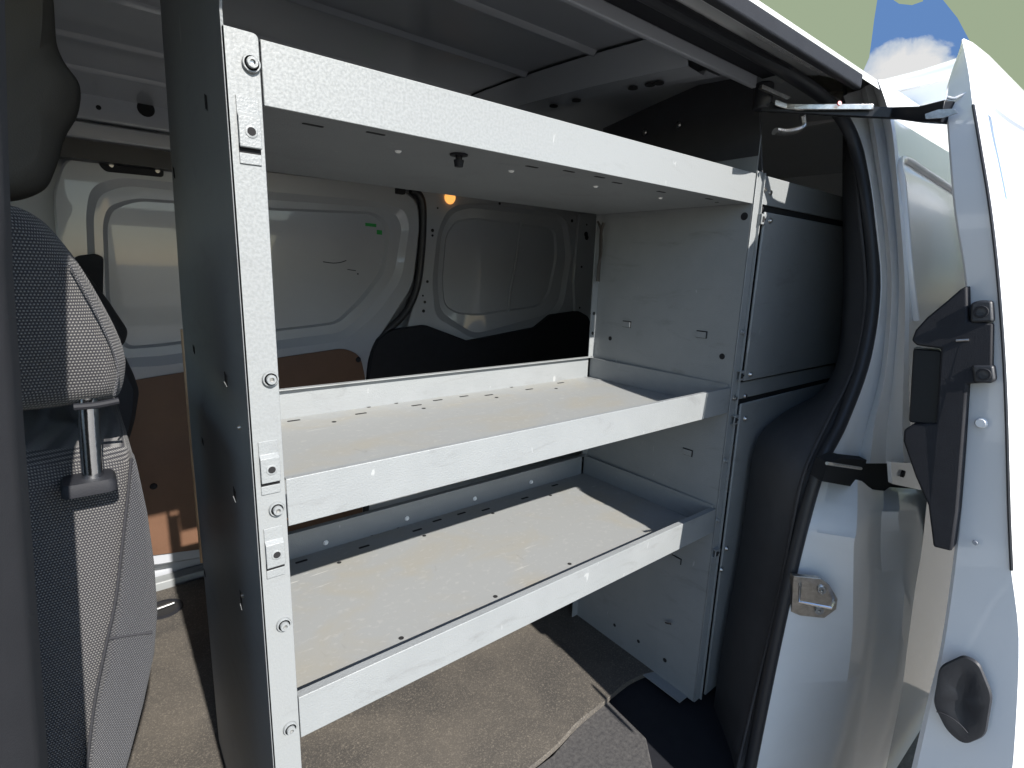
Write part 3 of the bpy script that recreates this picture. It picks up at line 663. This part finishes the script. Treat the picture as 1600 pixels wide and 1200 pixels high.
# ================================================================== RUBBER MAT
mpx = [P(u, v, 'z', -.402) for u, v in [(700, 1290), (770, 1240), (830, 1197), (868, 1166), (905, 1128), (946, 1094), (972, 1072), (990, 1060), (1015, 1050), (1050, 1046)]]
ms = spline(mpx, 5)
outl = ms + [Vector((1.6, .1, -.402)), Vector((1.6, 1.38, -.402)), Vector((-.9, 1.38, -.402)), Vector((-.9, -.1, -.402)), Vector((.2, -.1, -.402))]
matob = MB().loops([[p + Vector((0, 0, -.014)) for p in outl], [p + Vector((0, 0, -.004)) for p in outl], inset(outl, .004)]).build('rubber_mat', M_MAT)
tag(matob, 'worn brown grey rubber mat covering the load floor under the shelves', 'mat')

# tie-down ring in the floor
tr_ = thing('tie_down_ring', 'black folding lashing ring set into the floor beside the grey seat', 'lashing ring')
c = P(256, 952, 'z', -.401)
MB().ring(c, (0, 0, 1), .042, .054, .004, 30).build('bezel', M_BLACK, tr_)
MB().cyl(c, (0, 0, 1), .042, .001, 30).build('cup', M_HOLE, tr_)
MB().tube([c + Vector((-.03, .0, .008)), c + Vector((.03, .004, .01))], .005, 8).build('bar', M_ZINC, tr_)

# ================================================================== SHELVING
rack = thing('shelving_unit', 'light grey powder coated steel racking with three open shelves facing the side door', 'shelving')
D = .446; T = .0025
ZT, ZT2, ZM, ZM2, ZL, ZL2, ZB = .9218, .8597, .450, .3896, .1468, .0849, -.4057
# left end panel, taller and deeper than the shelves, splayed a little
KX = .03
def Ep(u, v, off=0):
    d = ray(u, v); t = (-.0345 + off + KX * CAM.y - CAM.x) / (d.x - KX * d.y)
    return CAM + d * t
epts = [Vector((-.0345, .0, -.62)), Vector((-.0345, .0, .94)), Ep(343, -10), Ep(250, -60), Ep(250, 0), Ep(264, 200), Ep(283, 480), Ep(300, 700), Ep(318, 890), Ep(345, 1190)]
q_ = epts[-1] + (epts[-1] - epts[-2]) * .3; epts.append(q_)
epm = MB().prism(epts, (T, 0, 0)).build('end_panel', M_STEEL, rack)
MB().loops([[p + Vector((.003, .003, 0)), p + Vector((-.003, .004, 0))] for p in (Ep(285, 515), Ep(300, 700), Ep(316, 880))], False, False, closed=False).build('board_edge', M_PLY, epm, solid=.004)
he = MB(); hs = MB()
for u, v, w, h in [(303, 546, .016, .014), (353, 592, .014, .017), (317, 690, .016, .013), (367, 772, .013, .018), (320, 895, .016, .013), (377, 937, .008, .028), (322, 160, .010, .02), (272, 270, .012, .02)]:
    p = Ep(u, v, -.0006); he.prism([p + Vector((KX * a * w / 2, a * w / 2, b * h / 2)) for a, b in ((-1, -1), (1, -.6), (1, 1), (-1, .6))], (-.0006, 0, 0))
    hs.tube([p + Vector((-.0008, -w / 2, -h / 2)), p + Vector((-.0008, w / 2, -.3 * h))], .0007, 6)
he.build_each('slot_hole', M_HOLE, epm); hs.build_each('slot_lip', M_STEEL, epm)
rv = MB(); rv.cyl(Ep(375, 668), (-1, 0, 0), .004, .003, 12, .002); rv.cyl(Ep(380, 930), (-1, 0, 0), .004, .003, 12, .002); rv.build_each('rivet', M_ZINC, epm)
# front post
pf = roundpoly([Vector((-.0345, 0, -.62)), Vector((-.0345, 0, .9255)), Vector((-.0005, 0, .9255)), Vector((.0012, 0, -.62))], [.001, .003, .006, .001], 5)
post = MB().prism(pf, (0, T, 0)).build('post', M_HAM, rack, bevel=.0008)
def bolt(p, ax, r, h, m, parent, socket=True):
    o = MB().ring(p, ax, r * .52, r, h * .45, 28)
    axn = Vector(ax).normalized()
    o.cyl(Vector(p) , ax, r * .80, h * .45, 24)
    o.ring(Vector(p) + axn * h * .45, ax, r * .30, r * .62, h * .55, 20)
    ob = o.build('bolt', m, parent)
    MB().cyl(Vector(p) + axn * h * .45, ax, r * .30, h * .15, 12).build('bolt_socket', M_ZINC if socket else M_HOLE, ob)
    return ob
for u, v in [(392, 100), (422, 592), (432, 795), (443, 975), (453, 1137)]:
    bolt(P(u, v, 'y', -.0005), (0, -1, 0), .0088, .008, M_STEEL, rack)
def clip(p, parent):
    w, h = .0105, .017
    m = MB(); x, y, z = p
    # bent strap: flat top, step out, flat hanging face
    prof = [(y - .0012, z + .034), (y - .0012, z + .018), (y - .006, z + .014), (y - .006, z - .015), (y - .004, z - .016), (y - .004, z + .0125), (y, z + .0165), (y, z + .034)]
    m.prism([Vector((x - w, a, b)) for a, b in prof], (2 * w, 0, 0))
    m.box((x - w, y - .0012, z - .031), (x + w, y, z - .0205))
    o = m.build('clip', M_STEEL, parent, bevel=.0008)
    MB().box((x - w, y - .0006, z - .0205), (x + w, y + .0002, z - .012)).build('clip_slot', M_HOLE, o)
    k = MB().ring((x + .001, y - .006, z), (0, -1, 0), .0042, .0062, .0008, 20).build('clip_eye', M_STEEL, o)
    MB().cyl((x + .001, y - .0060, z), (0, -1, 0), .0042, .0004, 16).build('clip_hole', M_HOLE, o)
    return o
for u, v in [(389, 207), (421, 732), (429, 864)]: clip(P(u, v, 'y', -.0005), rack)
# shelves
def shelf(zt, zb, floor_z, back_z0, back_z1, floor_m, slots, dots, on_top=True, lip_in=.010, rivets=(), depth=D):
    x0, x1 = .0015, .9985
    fl = MB().box((x0, .003, floor_z - .0012), (x1, depth - .002, floor_z)).build('shelf', floor_m, rack)
    fl_ = MB(); fl_.box((x0, 0, zb), (x1, T, zt)); fl_.box((x0, T, zt - T), (x1, lip_in, zt)); fl_.box((x0, T, zb), (x1, .012, zb + T * .8))
    fl_.build('front_lip', M_HAM if zt > .9 else M_STEEL, fl, bevel=.0009)
    bl_ = MB(); bl_.box((x0, depth - T, back_z0), (x1, depth, back_z1)); bl_.box((x0, depth - .014, back_z1 - T), (x1, depth - T, back_z1))
    bl_.build('back_lip', M_STEEL, fl, bevel=.0009)
    sl_ = MB(); sl_.box((x1 - T, .006, floor_z + .0005), (x1, depth - .003, back_z1 - .004)); sl_.build('side_lip', M_STEEL, fl)
    h = MB(); zz = floor_z + .0004 if on_top else floor_z - .0012 - .0004; dz = -.0006 if on_top else .0006
    for u, v in slots:
        p = P(u, v, 'z', zz); w, d = .0125, .0035
        h.prism(roundpoly([p + Vector((a * w, b * d, 0)) for a, b in ((-1, -1), (1, -1), (1, 1), (-1, 1))], .003, 3), (0, 0, dz))
    for u, v in dots: h.cyl(P(u, v, 'z', zz), (0, 0, 1 if on_top else -1), .0045, .0003, 12)
    h.build_each('slot_hole', M_HOLE, fl)
    return fl
s_top = shelf(ZT, ZT2, .8625, .862, .915, M_STEEL, [(489, 196), (587, 209), (831, 261), (889, 268), (937, 277), (964, 286), (1033, 300), (1108, 311)], [(1120, 316)], on_top=False)
rm = MB()
for u, v in [(622, 236), (799, 267), (931, 291), (1032, 309)]: rm.cyl(P(u, v, 'z', .8612), (0, 0, -1), .0052, .0025, 14, .003)
rm.build_each('rivet', M_RIVET, s_top)
pc = P(717, 241, 'z', .861); pm = MB(); pm.cyl(pc, (0, 0, -1), .013, .002, 18); pm.cyl(pc, (0, 0, -1), .005, .010, 12); pm.cyl(pc - Vector((0, 0, .008)), (0, 0, -1), .0075, .009, 14, .006)
pm.build('push_clip', M_BLACK, s_top)
s_mid = shelf(ZM, ZM2, .400, .392, .461, M_WORN, [(459, 657), (564, 646), (651, 633), (684, 625), (725, 619), (764, 617), (827, 608), (876, 598)], [(522, 659), (576, 636), (619, 630), (662, 638), (776, 621), (869, 607), (799, 605)], depth=D)
s_low = shelf(ZL, ZL2, .0955, .090, .158, M_WORN, [(471, 877), (569, 854), (652, 828), (683, 813), (721, 802), (759, 796), (820, 778), (867, 758)], [(530, 879), (580, 836), (621, 824), (663, 837), (770, 802), (860, 774), (627, 997), (774, 932), (890, 881)], lip_in=.014, depth=D)
rl = MB()
for u, v in [(509, 848), (636, 810), (742, 779), (830, 753)]: rl.cyl(P(u, v, 'y', D - T - .0002), (0, -1, 0), .0058, .004, 16, .0035)
rl.build_each('rivet', M_RIVET, s_low)
# rear end panel
rp_ = MB(); rp_.box((1.0, .001, ZB), (1.0 + T, D, .958)); rp_.box((.978, D - T, ZB), (1.0, D, .955)); rp_.box((.966, .02, ZB), (1.0, D - T, ZB + T))
rp_.box((1.0, .0, .9275), (1.0 + T, .001, 1.0))
KR = .024
for q in rp_.v: q.x += KR * q.y
rear = rp_.build('end_panel', M_STEEL, rack, bevel=.0006)
tm = MB(); td = MB()
for u, v in [(976, 507), (1095, 523), (1073, 707), (1062, 795), (1056, 875)]:
    p = P(u, v, 'x', .9992); a, b = .013, .007
    tm.prism([p + Vector((0, s * a, t * b)) for s, t in ((-1, -1), (1, -1), (1, 1), (-1, 1))], (-.0022, 0, 0))
    td.prism([p + Vector((0, s * (a + .0018) - .001, t * (b + .0018) + .0008)) for s, t in ((-1, -1), (1, -1), (1, 1), (-1, 1))], (-.0006, 0, 0))
for mb_ in (tm, td):
    for q in mb_.v: q.x += KR * q.y
tm.build_each('pressed_tab', M_STEEL, rear); td.build_each('tab_gap', M_HOLE, rear)
rh = MB()
for u, v, r in [(1163, 338, .0085), (950, 529, .006), (1128, 557, .007), (958, 978, .005), (996, 1003, .005), (1038, 1032, .006)]: rh.cyl(P(u, v, 'x', .9995), (-1, 0, 0), r, .0006, 14)
for u, v in [(925, 972), (934, 978), (944, 985), (1014, 1035), (1026, 1043), (1038, 1051), (1078, 1082)]: rh.cyl(P(u, v, 'z', ZB + T + .0002), (0, 0, 1), .006, .0004, 12)
for u, v in [(924, 490), (922, 521), (902, 950)]: rh.cyl(P(u, v, 'y', D - T - .0004), (0, -1, 0), .005, .0005, 12)
for q in rh.v: q.x += KR * q.y
rh.build_each('panel_hole', M_HOLE, rear)
pq = P(1046, 973, 'x', .998); MB().tube([pq + Vector((-.002, .01, -.004)), pq + Vector((-.006, -.012, .006))], .003, 8).build('shelf_peg', M_CHROME, rear)
# rear post: folded strip with a lip
rpost = MB(); rpost.box((1.0003, -.0025, ZB), (1.024, 0, .9275)); rpost.box((1.0225, -.009, ZB), (1.0245, -.0025, .925))
rpo = rpost.build('post', M_STEEL, rack, bevel=.0008)
for u, v in [(1192, 297), (1159, 519), (1146, 622), (1132, 719), (1120, 812)]: bolt(P(u, v, 'y', -.003), (0, -1, 0), .0062, .008, M_ZINC if v in (297, 622) else M_STEEL, rack)
for u, v in [(1187, 343), (1154, 586), (1145, 655), (1116, 862)]:
    p = P(u, v, 'y', -.003); w = .0105
    m = MB(); m.box((p.x - w, p.y - .010, p.z - .011), (p.x + w, p.y - .008, p.z + .011)); m.box((p.x + w - .002, p.y - .008, p.z - .011), (p.x + w, p.y, p.z + .011)); m.box((p.x - w, p.y - .008, p.z + .009), (p.x + w - .002, p.y, p.z + .011)); m.box((p.x - w, p.y - .008, p.z - .011), (p.x + w - .002, p.y, p.z - .009))
    cl = m.build('clip', M_STEEL, rack, bevel=.0006)
    MB().box((p.x - w + .003, p.y - .0106, p.z - .006), (p.x + w - .009, p.y - .010, p.z + .006)).build('clip_slot', M_HOLE, cl)
    MB().cyl((p.x + .004, p.y - .010, p.z), (0, -1, 0), .0025, .0006, 10).build('clip_hole', M_HOLE, cl)

# ---- second unit further back, closed with flat panels
cab = thing('steel_cabinet', 'grey steel rack closed by flat screwed panels behind the open shelves', 'cabinet')
x0, x1 = 1.027, 1.60
MB().box((x0, .01, -.40), (x0 + T, D, .93)).build('side_panel', M_STEEL, cab)
MB().box((x0, .004, .30), (x1, .0065, .92)).build('backing_panel', M_STEEL, cab)
MB().box((x0, -.002, .862), (x1, .003, .922)).build('top_rail', M_STEEL, cab, bevel=.001)
fp = MB().box((x0 + .012, -.010, .463), (x1, -.0035, .846)).build('front_panel', M_STEEL, cab, bevel=.003)
fp2 = MB().box((x0 + .012, -.010, -.40), (x1, -.0035, .408)).build('front_panel', M_STEEL, cab, bevel=.003)
MB().box((x0 + .004, -.002, .418), (x1, .003, .458)).build('middle_rail', M_STEEL, cab, bevel=.001)
MB().box((x0 + .004, .0032, .40), (x1, .0038, .87)).build('rail_gap', M_HOLE, cab)
for (u, v), pr_ in [((1203, 345), fp), ((1172, 585), fp), ((1164, 654), fp2), ((1135, 857), fp2), ((1127, 890), fp2)]:
    p = P(u, v, 'y', -.0105); o = MB().cyl(p, (0, -1, 0), .0068, .0025, 18, .0058); o.cyl(p + Vector((0, -.0025, 0)), (0, -1, 0), .0045, .0025, 14, .003)
    o.build('screw', M_ZINC, pr_)
for u, v in [(1203, 301), (1164, 619)]:
    p = P(u, v, 'y', -.0028); MB().cyl(p, (0, -1, 0), .006, .004, 14, .0045).build('screw', M_ZINC, cab)
# dark board above the rack end
bd = MB().prism([(1.032, y, z) for y, z in [(.005, .925), (.033, 1.088), (.05, 1.13), (.131, 1.152), (.30, 1.128), (.482, 1.098), (.49, .925)]], (.006, 0, 0)).build('partition_board', M_ARCH)
tag(bd, 'black partition board standing above the rear end of the grey shelves', 'board')
bs_ = MB()
for u, v in [(1007, 207), (1060, 195)]: bs_.cyl(P(u, v, 'x', 1.031), (-1, 0, 0), .007, .003, 12, .004)
bs_.build_each('board_screw', M_ZINC, bd)

# strap
stp_ = MB(); sp_ = spline([P(u, v, 'x', .99) for u, v in [(943, 348), (939, 365), (938, 395), (936, 420), (935, 440)]])
stp_.tube(sp_, .004, 8); stp_.tube(spline([P(u, v, 'x', .985) for u, v in [(934, 346), (939, 360), (940, 395), (935, 415), (933, 440)]]), .003, 8)
tag(stp_.build('strap', mat('strap_webbing', (.05, .045, .04), .8)), 'thin dark strap hanging down in the back corner of the shelves', 'strap')

# ================================================================== SEATS
def seat(name, label, dx, dy, mf, ms_, wide=True):
    s = thing(name, label, 'seat')
    O = Vector((dx, dy, 0))
    hp = [(-320, 360), (-250, 322), (0, 316), (30, 322), (66, 346), (112, 402), (150, 465), (182, 522), (200, 562), (196, 600), (188, 626), (150, 634), (60, 646), (-100, 660), (-300, 650)]
    base = roundpoly([P(u, v, 'y', .045) for u, v in hp], .018, 4)
    rg = []
    for t, k in ((0, .020), (.006, .009), (.020, .0), (.10, -.003), (.17, 0), (.185, .009), (.19, .02)): rg.append([p + O for p in inset(base, k, (0, t, 0))])
    head = MB().loops(rg).build('headrest', mf, s, angle=60)
    # piping along the bottom hem of the near face
    hem = [P(u, v, 'y', .043) + O for u, v in [(115, 636), (150, 633), (186, 626)]]
    MB().tube(spline(hem), .0035, 8).build('hem', M_BLACK, head)
    MB().tube(spline([P(u, v, 'y', .0425) + O for u, v in [(108, 412), (142, 474), (172, 536), (184, 580), (178, 618)]]), .0012, 6).build('stitch_line', M_FABS, head)
    # posts with guide collars
    for yy in (.062, .20):
        px = [(136, 620), (138, 650), (140, 680), (145, 745)]
        pt = [P(u, v, 'y', .062) + O + Vector((0, yy - .062, 0)) for u, v in px]
        MB().tube(spline(pt), .0092, 16).build('headrest_post', M_CHROME, s)
        c = P(140, 752, 'y', .062) + O + Vector((0, yy - .062, 0))
        col = roundpoly([c + Vector((a, b, -.008)) for a, b in ((-.024, -.022), (.023, -.022), (.023, .022), (-.024, .022))], .010, 5)
        MB().loops([col, [p + Vector((0, 0, .009)) for p in col], inset(col, .003, (0, 0, .013))]).build('post_collar', M_BLACK, s)
    bp_ = [(-420, 712), (0, 722), (130, 712), (202, 711), (212, 722), (228, 800), (240, 880), (246, 955), (241, 1020), (224, 1100), (200, 1190), (176, 1280), (120, 1420), (-420, 1420)]
    b0 = roundpoly([P(u, v, 'y', .075) for u, v in bp_], .012, 4)
    rg = []
    for t, k in ((0, .030), (.012, .010), (.035, 0), (.15, -.002), (.30, -.002), (.36, 0), (.385, .012), (.395, .03)): rg.append([p + O for p in inset(b0, k, (0, t, 0))])
    bk = MB().loops(rg).build('backrest', mf, s, angle=60)
    # side bolster in a finer cloth with piped seams
    sp0 = [(204, 714), (214, 724), (228, 800), (240, 880), (245, 955), (240, 1020), (222, 1100), (198, 1190), (160, 1300), (110, 1300), (132, 1150), (160, 1040), (185, 900), (200, 800)]
    so_ = [P(u, v, 'y', .071) + O for u, v in sp0]
    return s
ps = seat('passenger_seat', 'dark grey woven fabric seat with headrest on a chrome post, half in sunlight', 0, 0, M_FAB, M_FABS)
bol = [(206, 713), (213, 722), (230, 800), (241, 880), (246, 955), (241, 1020), (224, 1100), (201, 1186), (176, 1270), (128, 1270), (146, 1110), (163, 1020), (180, 940), (190, 860), (200, 770)]
bb = [P(u, v, 'y', .073) for u, v in bol]
MB().loops([[p + Vector((0, .03, 0)) for p in bb], bb, inset(bb, .006, (0, -.004, 0)), inset(bb, .02, (0, -.007, 0))]).build('side_bolster', M_FABS, ps, angle=70)
seam = MB()
for q in ([(205, 716), (200, 770), (190, 860), (180, 940), (163, 1020), (146, 1110), (128, 1270)], [(170, 998), (200, 993), (238, 988)]):
    seam.tube(spline([P(u, v, 'y', .066) for u, v in q]), .0016, 6)
seam.build_each('seam', M_FABD, ps)
MB().box((-.62, .08, -.40), (-.30, .46, -.05)).build('seat_base', M_BLACK, ps, bevel=.02)
# driver's seat beyond
ds = thing('driver_seat', 'plain black front seat further inside, mostly hidden behind the lit headrest', 'seat')
dh_ = roundpoly([P(u, v, 'y', .85) for u, v in [(-100, 380), (110, 398), (130, 420), (170, 470), (203, 520), (200, 535), (190, 545), (212, 590), (221, 618), (214, 660), (200, 706), (60, 712), (-100, 712)]], .012, 4)
MB().loops([inset(dh_, .02), inset(dh_, .005, (0, .015, 0)), inset(dh_, 0, (0, .05, 0)), inset(dh_, 0, (0, .28, 0)), inset(dh_, .02, (0, .32, 0))]).build('headrest', M_FABD, ds)
db_ = roundpoly([P(u, v, 'y', .85) for u, v in [(-100, 705), (195, 700), (208, 800), (222, 1000), (200, 1100), (-100, 1100)]], .02, 4)
MB().loops([inset(db_, .02), inset(db_, .005, (0, .015, 0)), inset(db_, 0, (0, .05, 0)), inset(db_, 0, (0, .34, 0)), inset(db_, .02, (0, .38, 0))]).build('backrest', M_FABD, ds)
